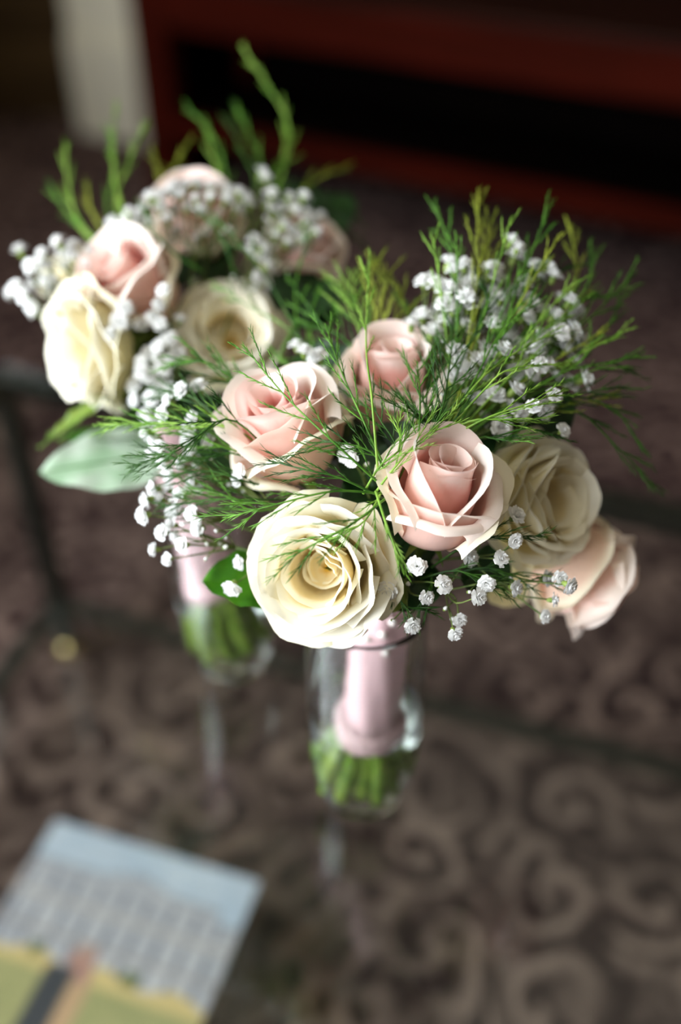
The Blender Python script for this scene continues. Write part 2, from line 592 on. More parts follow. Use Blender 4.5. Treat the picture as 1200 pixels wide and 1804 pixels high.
def cover_col(a, b):
    """printed picture on the cover: a across, b down, 0..1"""
    def mixc(c, d, t): return tuple(x + (y - x) * t for x, y in zip(c, d))
    b = b / 0.74
    n = noise.noise(Vector((a * 7, b * 7, 3.1))) * 0.5 + 0.5
    sky = mixc((176, 194, 212), (206, 216, 226), n)
    stone = mixc((168, 170, 178), (206, 204, 206), n)
    lawn = mixc((150, 152, 100), (178, 172, 118), n)
    c = sky
    roof = 0.17 - 0.05 * max(0, 1 - abs(a - 0.5) / 0.18) + (0.05 if a > 0.9 else 0)
    if b > roof:
        c = stone
        if roof < b < roof + 0.012: c = (134, 138, 146)
        # windows in three storeys
        for row, (y0, y1) in enumerate(((0.21, 0.30), (0.345, 0.45), (0.475, 0.53))):
            if y0 < b < y1:
                k = (a * 9 + 0.2) % 1.0
                if 0.36 < k < 0.68: c = (112, 118, 130)
        if 0.455 < b < 0.468: c = (150, 142, 138)
        if 0.32 < b < 0.335: c = (170, 160, 150)
    if b > 0.545 + 0.02 * math.sin(a * 20):
        c = (214, 190, 128) if b < 0.60 else lawn
    if 0.5 < b < 0.56 and (0.2 < a < 0.26 or 0.62 < a < 0.70): c = (98, 110, 66)
    # figure in dark clothes with a warm-coloured top
    x = a - 0.44
    if 0.485 < b < 0.60 and abs(x) < 0.05 + 0.15 * (b - 0.485): c = (182, 138, 124)
    if ((x / 0.035) ** 2 + ((b - 0.475) / 0.028) ** 2) < 1: c = (176, 150, 138)
    if b > 0.56 and -0.12 - 0.05 * (b - .56) < x < -0.0: c = (52, 58, 66)
    if b > 0.60 and 0.0 <= x < 0.075: c = (196, 160, 122)
    return c


NU, NV = 72, 100
cv = MB()
cv.grid(lambda a, b: (Vector((a * LWD, -b * LHT, 0.0026)), (a, b)), NU, NV)
cvm = cv.mesh('cover', PAPER, False)
ca = cvm.color_attributes.new('print', 'FLOAT_COLOR', 'POINT')
cols = []
for j in range(NV + 1):
    for i in range(NU + 1):
        cols.extend(srgb(*[c * .88 for c in cover_col(i / NU, j / NV)]))
ca.data.foreach_set('color', cols)
m, nt, N, L, b = newmat('printed_cover')
at = N.new('ShaderNodeVertexColor'); at.layer_name = 'print'
L.new(at.outputs[0], b.inputs['Base Color'])
b.inputs['Roughness'].default_value = 0.35
cvm.materials.clear(); cvm.materials.append(m)
link('cover', cvm, lea)

# ------------------------------------------------------------------ roses
def bez(p0, p1, p2, p3, s):
    k = 1 - s
    return tuple(k ** 3 * a + 3 * k * k * s * b + 3 * k * s * s * c + s ** 3 * d for a, b, c, d in zip(p0, p1, p2, p3))


def petal_mesh(name, mat, prof, A, flat, rnd, curl, eroll, skew, ruf, seed, th, nu=18, nv=20, wide=0.6, dent=0.0, part=0.22):
    """one petal in rose-local metres. prof: four (r, z) points in mm; curl: radius of the rolled rim in mm"""
    ph = [seed * 1.7 + k * 2.1 for k in range(4)]
    ct, st = math.cos(th), math.sin(th)
    pl = [bez(*prof, k / 20) for k in range(21)]
    ln = sum(math.hypot(pl[k + 1][0] - pl[k][0], pl[k + 1][1] - pl[k][1]) for k in range(20))

    def fn(a, bb):
        u = a * 2 - 1
        au = abs(u)
        top = 1 - rnd * au ** 2.6 + skew * u - dent * math.exp(-(u / 0.16) ** 2)
        s = min(bb, 1 - part) * top
        r, z = bez(*prof, s)
        wv = 0.30 + 0.70 * math.sin(min(1, s / wide) * math.pi / 2)
        if bb > 1 - part:
            r0, z0 = bez(*prof, s - 0.01)
            tx, tz = r - r0, z - z0
            q = math.hypot(tx, tz); tx /= q; tz /= q
            l = (bb - (1 - part)) * ln * 0.95
            rc_ = curl / (1 + eroll * au * au)
            f_ = min(l / rc_, 3.6)
            k1, k2 = math.sin(f_) * rc_, (1 - math.cos(f_)) * rc_
            r += tx * k1 + tz * k2
            z += tz * k1 - tx * k2
        e = max(0, au - 0.72) / 0.28
        r += (9 / curl) * 0.55 * e * e * s
        rf = ruf * bb ** 4
        r += rf * (math.sin(u * 5.3 + ph[0]) + 0.6 * math.sin(u * 11 + ph[1]))
        z += rf * 0.8 * (math.sin(u * 4.1 + ph[2]) + 0.5 * math.sin(u * 13 + ph[3]))
        r += 0.4 * math.sin(u * 3 + bb * 4 + ph[1]) * bb
        phi = u * A * wv / flat
        rc = r * flat
        px = r - rc + rc * math.cos(phi)
        py = rc * math.sin(phi)
        return Vector(((px * ct - py * st) * .001, (px * st + py * ct) * .001, z * .001)), (a, bb)
    return MB().grid(fn, nu, nv).mesh(name, mat)


def rose_hip(name):
    mb = MB()
    mb.lathe([(0.0001, -14), (1.9, -14), (2.0, -9), (4.0, -6.5), (5.0, -3), (4.6, 0.5), (2.5, 2.5), (0.0001, 3)], 14)
    mb.v = [Vector((p.x * .001 if abs(p.x) > 0.01 else p.x, p.y * .001 if abs(p.y) > 0.01 else p.y, p.z * .001)) for p in mb.v]
    for k in range(5):
        t = k * 2 * math.pi / 5 + 0.3
        b0 = len(mb.v)
        for j in range(6):
            s = j / 5
            r = (4.6 + 12 * s) * .001
            z = (0 + 3 * s - 9 * s * s) * .001
            wd = (2.6 * (1 - s) ** 0.8 + 0.15) * .001
            for sg in (-1, 1):
                mb.v.append(Vector((r * math.cos(t) - sg * wd * math.sin(t), r * math.sin(t) + sg * wd * math.cos(t), z)))
        for j in range(5):
            a = b0 + 2 * j
            mb.f.append((a, a + 1, a + 3, a + 2))
    return mb.mesh(name, CALYX)


HIP = rose_hip('rose')


def lerp(a, b, t): return a + (b - a) * t


def open_rose(seed, mats, n=28):
    """wide-open rose, about 76 mm across, with a hollow cup in the middle: list of petal meshes"""
    rr = random.Random(seed)
    inner, mid, guard = mats
    out = []
    th = rr.random() * 6
    lean = 0.9
    for i in range(3):      # floor of the cup
        rho = 5.5 + i; z = 13 + i
        out.append(petal_mesh('petal', inner, ((.6, 5 + i), (3, 4 + i), (rho + 1.5, z * .7), (rho, z)), 2.0, 1.0, .2, 8, .2, 0, .4, seed * 31 + i, i * 2.1))
    for i in range(n):
        th += 2.39996 + rr.uniform(-0.3, 0.3)
        if i < 4:
            # folded heart leaning to one side of the cup
            rho = 4.0 + 2.2 * i; z = 22 + 1.5 * i
            th = lean + (i - 1.5) * 0.35
            prof = ((1.2, 2), (rho + 3, 6), (rho + 1.5, z * .7), (rho, z))
            out.append(petal_mesh('petal', inner, prof, 0.95, 1.0, .35, 6.0, 0.3, rr.uniform(-.08, .08), .35, seed * 50 + i, th))
            continue
        tt = (i - 4) / (n - 5)
        rho = 9.5 + 22 * tt ** 1.0 + rr.uniform(-1.2, 1.2)
        z = 31 + 4.0 * math.sin(min(1, tt * 1.6) * math.pi) - 15 * max(0, tt - 0.42) ** 1.2 / 0.52 + rr.uniform(-1.5, 1.5)
        p1 = (rho * lerp(0.9, 0.72, tt) + 2.5, lerp(1.5, -3, tt))
        p2 = (lerp(rho + 3.2, rho * 0.86, tt ** 1.2), z * lerp(0.62, 0.88, tt))
        prof = ((1.5 + 3 * tt, 1 - tt), p1, p2, (rho, z))
        m = inner if i < 11 else (mid if i < n - 4 else guard)
        out.append(petal_mesh('petal', m, prof, lerp(1.4, 0.95, tt), lerp(1.0, 1.22, tt), lerp(.20, .32, tt), lerp(13, 5.5, tt) * rr.uniform(.8, 1.25),
                              lerp(0.2, 0.9, tt), rr.uniform(-.08, .08), lerp(.4, .95, tt), seed * 50 + i, th,
                              dent=-0.09 * tt if rr.random() < .7 else 0.03))
    return out


def bud_rose(seed, mats, n=14, openness=1.0):
    """half-open rose, about 54 mm across: tight heart, a few big wrapping petals, rolled outer ones"""
    rr = random.Random(seed)
    inner, mid, guard = mats
    out = []
    th = rr.random() * 6
    for i in range(n):
        th += 2.25 + rr.uniform(-0.3, 0.3)
        if i < 4:
            rho = 1.4 + 1.3 * i; z = 53 - 0.5 * i
            bul = 8 + 1.5 * i
            prof = ((1.2, 2), (bul, 2), (bul + 1, z * .6), (rho, z))
            out.append(petal_mesh('petal', inner, prof, 2.1, 1.0, .08, 14, 0.3, rr.uniform(-.10, .10), .22, seed * 60 + i, th))
            continue
        tt = (i - 4) / (n - 5)
        rho = lerp(8.5, 25.0 * openness, tt ** 1.1) + rr.uniform(-.8, .8)
        bul = lerp(15.5, 22.0, tt)
        z = lerp(51, 43, tt) - 17 * max(0, tt - 0.62) / 0.38 + rr.uniform(-1.5, 1.5)
        p1 = (bul, lerp(0, -4, tt))
        p2 = (lerp(bul + 4.5, bul * 1.04, tt), z * lerp(.66, .80, tt))
        prof = ((1.5 + 2 * tt, 1 - tt), p1, p2, (rho, z))
        m = inner if i < 6 else (mid if i < n - 3 else guard)
        out.append(petal_mesh('petal', m, prof, lerp(1.7, 1.15, tt), lerp(1.0, 1.10, tt), lerp(.26, .24, tt), lerp(16, 3.0, tt ** .75) * rr.uniform(.85, 1.2),
                              lerp(.3, .8, tt), rr.uniform(-.16, .16), lerp(.3, .9, tt), seed * 60 + i, th,
                              dent=-0.05 * tt if rr.random() < .7 else 0.02))
    return out


def hero_bud(seed, mats):
    """half-open bud: tight heart in a hood, two side petals crossing in a V, a rolled lip in front, guard petals round it.
    The lip faces local -y."""
    rr = random.Random(seed)
    inner, mid, guard = mats
    out = []
    th = 1.0
    for i in range(5):
        th += 2.3
        rho = 1.2 + 1.0 * i; z = 55 - 0.8 * i; bul = 6.5 + 1.3 * i
        prof = ((1.2, 2), (bul, 2), (bul + 1.5, z * .62), (rho, z))
        out.append(petal_mesh('petal', inner, prof, 2.1, 1.0, .06, 14, 0.3, rr.uniform(-.06, .06), .2, seed * 70 + i, th))
    #       angle  rho  z   bulge  A    rnd  curl  eroll skew  ruf  mat
    spec = [(-85, 6.8, 51, 13.5, 1.75, .10, 30, .2, .03, .2, inner),
            (100, 13.0, 56, 16.0, 1.45, .18, 12, .2, .00, .5, inner),
            (2, 12.5, 53, 17.0, 1.70, .40, 14, .6, .04, .4, mid),
            (186, 13.0, 54, 17.5, 1.70, .44, 14, .5, -.04, .35, mid),
            (92, 19.5, 51, 20.0, 1.30, .20, 8, .4, .00, .6, mid),
            (-112, 20.0, 38, 21.0, 1.50, .20, 7, .5, .10, .5, mid),
            (5, 21.5, 42, 21.5, 1.20, .22, 5, .5, .05, .9, mid),
            (182, 21.5, 43, 21.5, 1.10, .22, 6, .5, .00, .7, mid),
            (-72, 22.5, 35, 22.5, 1.35, .26, 3.2, .1, -.06, .6, mid),
            (40, 27.5, 43, 22.5, 1.10, .30, 8, .3, .00, 1.3, guard),
            (-14, 27.5, 34, 23.0, .95, .36, 6, .3, .00, 1.2, guard),
            (172, 26.0, 37, 23.0, 1.00, .34, 6, .3, .00, 1.0, guard),
            (110, 26.0, 44, 22.5, 1.10, .22, 8, .3, .00, 1.0, guard)]
    for k, (a, rho, z, bul, A, rnd, curl, er, sk, ruf, m) in enumerate(spec):
        p1 = (bul, -2)
        p2 = (bul + (3.5 if rho < bul else 1.0), z * .72)
        out.append(petal_mesh('petal', m, ((2, 1), p1, p2, (rho, z)), A, 1.04, rnd, curl, er, sk, ruf, seed * 70 + 9 + k, math.radians(a), part=.2))
    return out


CR = (CREAM_IN, CREAM, CREAM_GUARD)
PK = (PINK_IN, PINK, PINK_GUARD)
OPEN_A = open_rose(3, CR)
OPEN_B = open_rose(8, CR)
BUD_A = bud_rose(5, PK)
HERO = hero_bud(4, PK)
HERO_B = hero_bud(9, PK)
BUD_B = bud_rose(11, PK, openness=1.06)
BUD_C = bud_rose(21, PK, openness=0.95)


def add_rose(bq, center, axis, meshes, scale, spin, label, hgt=0.022):
    M = Matrix.Translation(center - axis * hgt * scale - bq.location) @ frame_from(axis, spin) @ Matrix.Scale(scale, 4)
    o = link('rose', HIP, bq, M)
    o['label'] = label
    for me in meshes:
        link('petal', me, o)
    return o


# ------------------------------------------------------------------ small flowers and greenery
def blossom_mesh(name, seed):
    rr = random.Random(seed)
    mb = MB()
    for ring, (n, r0, r1, zt, wd) in enumerate(((8, .5, 3.1, 0.9, 1.15), (7, .4, 2.5, 1.9, 1.05), (6, .3, 1.7, 2.5, .85), (4, .2, .8, 2.8, .6))):
        for k in range(n):
            t = 2 * math.pi * (k + 0.5 * (ring % 2)) / n + rr.uniform(-.2, .2)
            c, s = math.cos(t), math.sin(t)
            b0 = len(mb.v)
            rr1 = r1 * rr.uniform(.85, 1.12); z1 = zt + rr.uniform(-.3, .35)
            rows = ((r0, 0.2, .25), ((r0 + rr1) * .5, z1 * .75, wd * .75), (rr1 * .9, z1, wd), (rr1, z1 - .15 + rr.uniform(-.25, .25), wd * .65))
            for (r, z, q) in rows:
                for sg in (-1, 0, 1):
                    rq = r - (0.18 if sg == 0 and r == rr1 else 0)
                    zz = z + (0.18 if sg else 0)
                    mb.v.append(Vector(((rq * c - sg * q * s) * .001, (rq * s + sg * q * c) * .001, zz * .001)))
            for j in range(3):
                for i in range(2):
                    a = b0 + j * 3 + i
                    mb.f.append((a, a + 1, a + 4, a + 3))
    nb = len(mb.f)
    b0 = len(mb.v)
    mb.lathe([(.0002, -.0022), (.0007, -.0018), (.0011, -.0006), (.0010, .0004)], 7)
    me = mb.mesh(name, GYP)
    me.materials.append(CALYX)
    for i in range(nb, len(me.polygons)):
        me.polygons[i].material_index = 1
    return me


def bud_mesh(name):
    mb = MB().lathe([(.0001, -.0012), (.0007, -.001), (.0010, 0), (.0009, .0008), (.0005, .0015), (.0001, .0017)], 8)
    me = mb.mesh(name, CALYX)
    me.materials.append(GYP)
    for p in me.polygons:
        if p.center.z > 0.0003: p.material_index = 1
    return me


BLOS = [blossom_mesh('blossom', 40 + k) for k in range(5)]
BUDM = bud_mesh('bud')


def sprig(bq, root, pts, mid=None, sc=1.0, buds=3, center=None, seed=0):
    """branched sprig: stems run from root to every blossom"""
    rr = random.Random(seed)
    cen = sum(pts, Vector()) / len(pts)
    hub = root.lerp(cen, 0.72) if mid is None else mid
    mb = MB()
    loc = bq.location
    mb.tube([p - loc for p in catmull([root, root.lerp(hub, .5) + Vector((rr.uniform(-.006, .006), rr.uniform(-.006, .006), 0)), hub], 8)], [.0008] * 9, 5)
    ends = []
    for p in pts:
        j = hub.lerp(p, rr.uniform(.35, .6)) + Vector((rr.uniform(-1, 1), rr.uniform(-1, 1), rr.uniform(-1, 1))) * .004
        q = catmull([hub, j, p], 6)
        mb.tube([x - loc for x in q], [.0006, .00055, .0005, .00045, .0004, .0004, .0004], 4)
        ends.append((p, (p - j).normalized()))
        if rr.random() < buds / max(1, len(pts)):
            e = j + (cdir(rr.uniform(-1, 1), rr.uniform(-1, 1), rr.uniform(-.2, 1)) * rr.uniform(.006, .012))
            mb.tube([j - loc, j.lerp(e, .5) - loc, e - loc], .00035, 4)
            ends.append((e, None))
    o = link('sprig', mb.mesh('sprig', GYP_STEM), bq)
    for p, d in ends:
        if d is None:
            M = Matrix.Translation(p - loc) @ frame_from(cdir(rr.uniform(-1, 1), rr.uniform(-1, 1), .5), 0) @ Matrix.Scale(rr.uniform(.8, 1.2), 4)
            link('bud', BUDM, o, M)
        else:
            ax = (d * .8 + (p - center).normalized() * .5 + cdir(rr.uniform(-1, 1), rr.uniform(-1, 1), rr.uniform(0, 1)) * .7).normalized()
            M = Matrix.Translation(p - loc) @ frame_from(ax, rr.random() * 6) @ Matrix.Scale(sc * rr.uniform(1.15, 1.65), 4)
            link('blossom', rr.choice(BLOS), o, M)
    return o


def frond(bq, pts, mat, seed, side=0.020, gap=0.0065, needle=0.0062, start=0.25, thick=0.00065, ang=32, bare=0.0):
    """feathery asparagus spray: a wiry stem, side twigs in a plane-ish spread, soft needles lying forward"""
    rr = random.Random(seed)
    loc = bq.location
    ln = sum((pts[i + 1] - pts[i]).length for i in range(len(pts) - 1))
    n = max(8, int(ln / 0.006))
    q = catmull(pts, n)
    mb = MB()
    mb.tube([p - loc for p in q], [lerp(thick, thick * .45, i / n) for i in range(n + 1)], 5)

    def needles(line, nl, step):
        L_ = sum((line[i + 1] - line[i]).length for i in range(len(line) - 1))
        k = max(3, int(L_ / step))
        for i in range(k + 1):
            t = i / k * (len(line) - 1)
            a = min(int(t), len(line) - 2)
            p = line[a].lerp(line[a + 1], t - a)
            d = (line[a + 1] - line[a]).normalized()
            for _ in range(2):
                s = Vector((rr.gauss(0, 1), rr.gauss(0, 1), rr.gauss(0, 1)))
                s = (s - d * s.dot(d)).normalized()
                g = math.radians(rr.uniform(8, 30))
                dd = d * math.cos(g) + s * math.sin(g)
                l = nl * rr.uniform(.6, 1.15)
                wv = d.cross(s) * 0.00020
                tv = s * 0.00020
                b0 = len(mb.v)
                e = p + dd * l - loc
                p0 = p - loc
                mid = p0.lerp(e, .5) + d * l * .06
                mb.v += [p0 + wv, p0 - wv, p0 + tv, mid + wv, mid - wv, mid + tv * 1.2, e]
                mb.f += [(b0, b0 + 1, b0 + 4, b0 + 3), (b0 + 1, b0 + 2, b0 + 5, b0 + 4), (b0 + 2, b0, b0 + 3, b0 + 5),
                         (b0 + 3, b0 + 4, b0 + 6), (b0 + 4, b0 + 5, b0 + 6), (b0 + 5, b0 + 3, b0 + 6)]
    d0 = (pts[-1] - pts[0]).normalized()
    pl = d0.cross(cdir(rr.uniform(-.4, .4), rr.uniform(-.4, .4), 1)).normalized()
    up = pl.cross(d0)
    dist = ln * start
    sgn = 1
    while dist < ln * 0.97:
        t = dist / ln * n
        a = min(int(t), n - 1)
        p = q[a].lerp(q[a + 1], t - a)
        d = (q[a + 1] - q[a]).normalized()
        s = (pl * sgn + up * rr.uniform(-.55, .55)).normalized()
        if rr.random() > bare:
            g = math.radians(ang + rr.uniform(-9, 9))
            l = side * (0.35 + 0.65 * math.sin(math.pi * min(1, (1 - dist / ln) * 0.8 + 0.12))) * rr.uniform(.7, 1.15)
            line = []
            for i in range(6):
                x = i / 5
                line.append(p + (d * math.cos(g) + s * math.sin(g)) * l * x + d * l * .22 * x * x)
            mb.tube([x - loc for x in line], [lerp(.00038, .00018, i / 5) for i in range(6)], 4, False)
            needles(line[1:], needle, .0021)
        dist += gap * rr.uniform(.7, 1.3)
        sgn = -sgn
    needles(q[int(n * .8):], needle, .0016)
    o = link('fern_frond', mb.mesh('fern_frond', mat), bq)
    return o


def leaf(bq, base, tip, normal, width, mat, fold=0.25, curl=0.1, label=None, name='leaf', under=None):
    loc = bq.location
    ax = tip - base
    ln = ax.length
    ax.normalize()
    nrm = (normal - ax * normal.dot(ax)).normalized()
    sd = ax.cross(nrm)

    def fn(a, bb):
        u = a * 2 - 1
        wv = width * (math.sin(math.pi * min(1, bb ** .85)) ** .75) * (1 - .15 * bb) + .0004
        p = base + ax * ln * bb + sd * u * wv + nrm * (abs(u) * wv * fold - curl * ln * (bb - .4) ** 2 + .0012 * math.sin(bb * 22 + u * 2) * abs(u))
        return p - loc, (a, bb)
    mb = MB().grid(fn, 10, 16)
    # pronounced midrib
    rib = MB().tube([base + ax * ln * t - nrm * (curl * ln * (t - .4) ** 2) - loc for t in [i / 12 for i in range(13)]], [lerp(.0011, .0003, i / 12) for i in range(13)], 5)
    o = link(name, mb.mesh(name, mat), bq)
    link('midrib', rib.mesh('midrib', under or mat), o)
    if label: o['label'] = label
    return o


# ------------------------------------------------------------------ drinking glasses used as vases
def vase(base, label, lean=None):
    """tall barrel tumbler with heavy base; the base point is on the table"""
    outer = [(.0001, 0), (.016, 0), (.0225, .0012), (.0262, .006), (.0295, .018), (.0330, .040), (.0352, .070), (.0358, .100), (.0350, .130), (.0332, .155), (.0322, .168), (.0320, .1705), (.0316, .1716), (.0310, .1716)]
    inner = [(.0306, .1705), (.0308, .167), (.0318, .155), (.0336, .130), (.0344, .100), (.0338, .070), (.0316, .040), (.0280, .022), (.022, .013), (.010, .0105), (.0001, .010)]
    root = link('glass_vase', MB().lathe(outer + inner, 64).mesh('glass_vase', GLASS))
    root.location = base
    tag(root, label, 'vase', group='glass vases on the table')
    return root


def water(base, level, label):
    prof = [(.0001, .0095), (.010, .0100), (.0224, .0126), (.0286, .0216), (.0321, .040), (.0343, .070)]
    z = .070
    if level > .07:
        prof.append((.0349, level))
    prof.append((.0001, level))
    mb = MB().lathe(prof, 48)
    o = link('water', mb.mesh('water', WATER))
    o.location = base
    tag(o, label, 'water', group='water in the vases')
    return o


def handle(bq, top, bot, r0, r1, seed, pins):
    """satin ribbon wound round the stems; the collar at its lower end; cut stems below"""
    rr = random.Random(seed)
    loc = bq.location
    ax = (top - bot)
    ln = ax.length
    M = Matrix.Translation(bot - loc) @ frame_from(ax)
    mb = MB()
    prof = []
    nt_ = 9
    for i in range(nt_ * 5 + 1):
        t = i / (nt_ * 5)
        ridge = 0.0007 * abs(math.sin(t * nt_ * math.pi))
        prof.append((lerp(r1, r0, t) + ridge, t * ln))
    prof = [(.0001, 0)] + prof + [(.0001, ln)]
    mb.lathe(prof, 40, wob=lambda t, z: .0010 * math.sin(3 * t + 1) + .0006 * math.sin(7 * t + z * 60))
    rb = link('ribbon_wrap', mb.mesh('ribbon_wrap', RIBBON), bq, M)
    cl = MB().lathe([(r1, .0), (r1 + .0028, .001), (r1 + .0036, .006), (r1 + .0030, .012), (r1 + .0006, .0135)], 40, wob=lambda t, z: .0010 * math.sin(3 * t + 1))
    link('ribbon_collar', cl.mesh('ribbon_collar', RIBBON), rb)
    toc = (CAM - bot).normalized()
    sph = MB().lathe([(.0024 * math.sin(math.pi * k / 8) + 1e-5, -.0024 * math.cos(math.pi * k / 8)) for k in range(9)], 12).mesh('pearl_pin', PEARL)
    Mi = M.inverted()
    for t, off in pins:
        p = bot.lerp(top, t)
        side = toc - ax.normalized() * toc.dot(ax.normalized())
        side.normalize()
        side = Matrix.Rotation(off, 3, ax.normalized()) @ side
        rr_ = lerp(r1, r0, t) + .0014
        link('pearl_pin', sph, rb, Matrix.Translation(Mi @ (p + side * rr_ - loc)))
    return rb


def stems(bq, bot, ends, r=0.0027, up=0.02):
    loc = bq.location
    for k, (s, e) in enumerate(ends):
        pts = catmull([s, s.lerp(e, .45), e], 6)
        mb = MB().tube([p - loc for p in pts], [r] * 7, 8)
        link('stem', mb.mesh('stem', STEM), bq)

# ================================================================== FRONT BOUQUET
VB1 = PZ(640, 1392, ZT)
vase(VB1, 'glass vase holding the nearer bouquet in the middle of the table')
water(VB1, 0.083, 'water around the cut stems of the nearer bouquet')
bq = link('bouquet', None)
neck = Vector((VB1.x + .010, VB1.y + .004, ZT + .195))
bot = Vector((VB1.x + .002, VB1.y + .000, ZT + .062))
bq.location = (VB1.x, VB1.y, ZT + .012)
tag(bq, 'nearer bouquet of cream and pale pink roses with pink ribbon handle', 'bouquet', group='bouquets in glass vases')
handle(bq, neck, bot, .0168, .0162, 1, [(.97, .5), (.90, .2), (.83, .35), (.76, .1), (.72, -.35), (.66, .25)])
ends = []
for k in range(13):
    t = k * 2.4
    rad = .003 + .0115 * math.sqrt(k / 12)
    s = bot + Vector((math.cos(t) * rad * .72, math.sin(t) * rad * .72, .012))
    e = Vector((VB1.x + math.cos(t) * rad * 1.75 - .003, VB1.y + math.sin(t) * rad * 1.6, ZT + .0165 + .004 * (k % 3)))
    ends.append((s, e))
stems(bq, bot, ends, .0036)
C1 = Vector((neck.x + .015, neck.y + .01, neck.z + .03))    # middle of the flower head

add_rose(bq, P(560, 1010, .456), cdir(-.26, -.10, 1.0), OPEN_A, 1.09, 0.4, 'wide open cream rose lowest in the bouquet')
add_rose(bq, P(770, 885, .458), cdir(.20, .74, .66), HERO, .98, 0.0, 'half-open pale pink rose at the front')
add_rose(bq, P(508, 765, .490), cdir(-.28, .68, .70), BUD_B, 1.12, 1.0, 'pale pink rose at the left of the bouquet')
add_rose(bq, P(690, 690, .522), cdir(.02, .80, .60), HERO_B, .98, -.25, 'pale pink rose at the back of the bouquet')
add_rose(bq, P(968, 882, .500), cdir(.72, .04, .78), OPEN_B, 1.1, 1.2, 'open cream rose facing right')
add_rose(bq, P(1010, 1000, .535), cdir(.75, -.58, .18), BUD_A, 1.12, 2.0, 'pale pink rose hanging lowest at the right')

roots = lambda: neck + Vector((R.uniform(-.012, .012), R.uniform(-.012, .012), R.uniform(-.01, .01)))


def sprigs(bq, lists, d, sc=1.0, center=None, jit=.008, root=None, seed0=0):
    for k, (dd, l) in enumerate(lists):
        rr = random.Random(seed0 + k)
        if seed0 == 100 and l[0][0] > 700:
            dd = dd if dd < .48 else .48 + (dd - .48) * .55
        pts = [P(u, v, dd + rr.uniform(-jit, jit)) for (u, v) in l]
        sprig(bq, roots() if root is None else root + Vector((rr.uniform(-.01, .01), rr.uniform(-.01, .01), 0)), pts, sc=sc * (1.25 if seed0 == 100 and l[0][0] > 740 and dd >= .483 else (1.15 if dd >= .505 and seed0 == 100 else 1.0)), center=center, seed=seed0 + k, buds=max(2, len(pts) * .5))


FRONT = [
    (.452, [(779, 1031), (735, 998), (725, 1100), (685, 1038), (750, 1052)]),
    (.455, [(856, 1026), (840, 1052), (825, 982), (808, 1090), (800, 1113)]),
    (.458, [(880, 985), (907, 910), (906, 952), (905, 1035)]),
    (.465, [(960, 1020), (985, 1018), (972, 1057), (958, 1086), (1000, 1030)]),
    (.470, [(990, 760), (950, 645), (975, 700), (940, 720)]),
    (.505, [(522, 612), (536, 622), (560, 632), (552, 648), (535, 668), (570, 660)]),
    (.500, [(582, 690), (600, 705), (590, 735), (612, 690), (565, 690)]),
    (.470, [(622, 812), (612, 800)]),
    (.500, [(800, 622), (812, 632), (850, 618), (862, 630), (884, 622), (840, 640), (798, 668), (822, 655)]),
    (.490, [(905, 690), (872, 700), (912, 732), (880, 752), (840, 706), (855, 668), (828, 700), (893, 712), (850, 740)]),
    (.535, [(757, 495), (768, 504), (790, 468), (800, 480), (810, 494), (782, 512), (745, 500), (818, 470)]),
    (.545, [(900, 428), (912, 440), (906, 456), (940, 476), (965, 474), (950, 490), (925, 500), (975, 490)]),
    (.535, [(870, 480), (880, 495), (860, 505), (905, 520), (840, 520), (885, 530), (830, 500), (850, 545)]),
    (.54, [(1003, 535), (1012, 548), (985, 528), (940, 540), (955, 552), (930, 530), (1000, 560)]),
    (.53, [(975, 560), (1005, 585), (930, 578), (980, 602), (950, 600), (995, 620), (1020, 600), (965, 630), (1010, 640)]),
    (.53, [(800, 545), (785, 570), (815, 575), (760, 590), (725, 575), (840, 580), (770, 610), (745, 560)]),
    (.51, [(895, 600), (870, 575), (915, 620), (935, 660), (905, 655), (1000, 680), (975, 665), (1025, 670)]),
    # left hanging clusters
    (.500, [(300, 708), (342, 738), (351, 685), (322, 690), (335, 760), (290, 730)]),
    (.495, [(276, 772), (290, 812), (282, 790), (330, 778), (338, 800), (262, 762), (270, 800)]),
    (.490, [(275, 862), (256, 908), (285, 880), (308, 903), (300, 862), (262, 880), (320, 875)]),
    (.485, [(288, 938), (325, 960), (275, 968), (298, 985), (352, 930), (312, 945), (340, 905), (305, 925)]),
    (.480, [(425, 830), (423, 845), (410, 1032), (425, 990)]),
    (.500, [(340, 850), (322, 820), (300, 835), (352, 815), (370, 780), (355, 860)]),
]
sprigs(bq, FRONT, 0, 1.0, C1, root=neck, seed0=100)
bl_extra = [(.515, 870, 560, 110, 100, 30), (.51, 960, 610, 60, 80, 18), (.515, 790, 520, 60, 50, 12)]
for k, (d, cu, cv_, ru, rv, n) in enumerate(bl_extra):
    rr = random.Random(900 + k)
    for g in range(n // 6 + 1):
        a = rr.random() * 6.28
        cx, cy = cu + math.cos(a) * ru * rr.random(), cv_ + math.sin(a) * rv * rr.random()
        pts = [P(cx + rr.gauss(0, 26), cy + rr.gauss(0, 24), d + rr.uniform(-.02, .025)) for _ in range(6)]
        sprig(bq, neck, pts, sc=1.2, center=C1, seed=950 + k * 20 + g)


def fr(bq, pts, mat, seed, **kw):
    return frond(bq, [P(*p) for p in pts], mat, seed, **kw)


def closer(d):
    return d if d < .47 else .47 + (d - .47) * .55


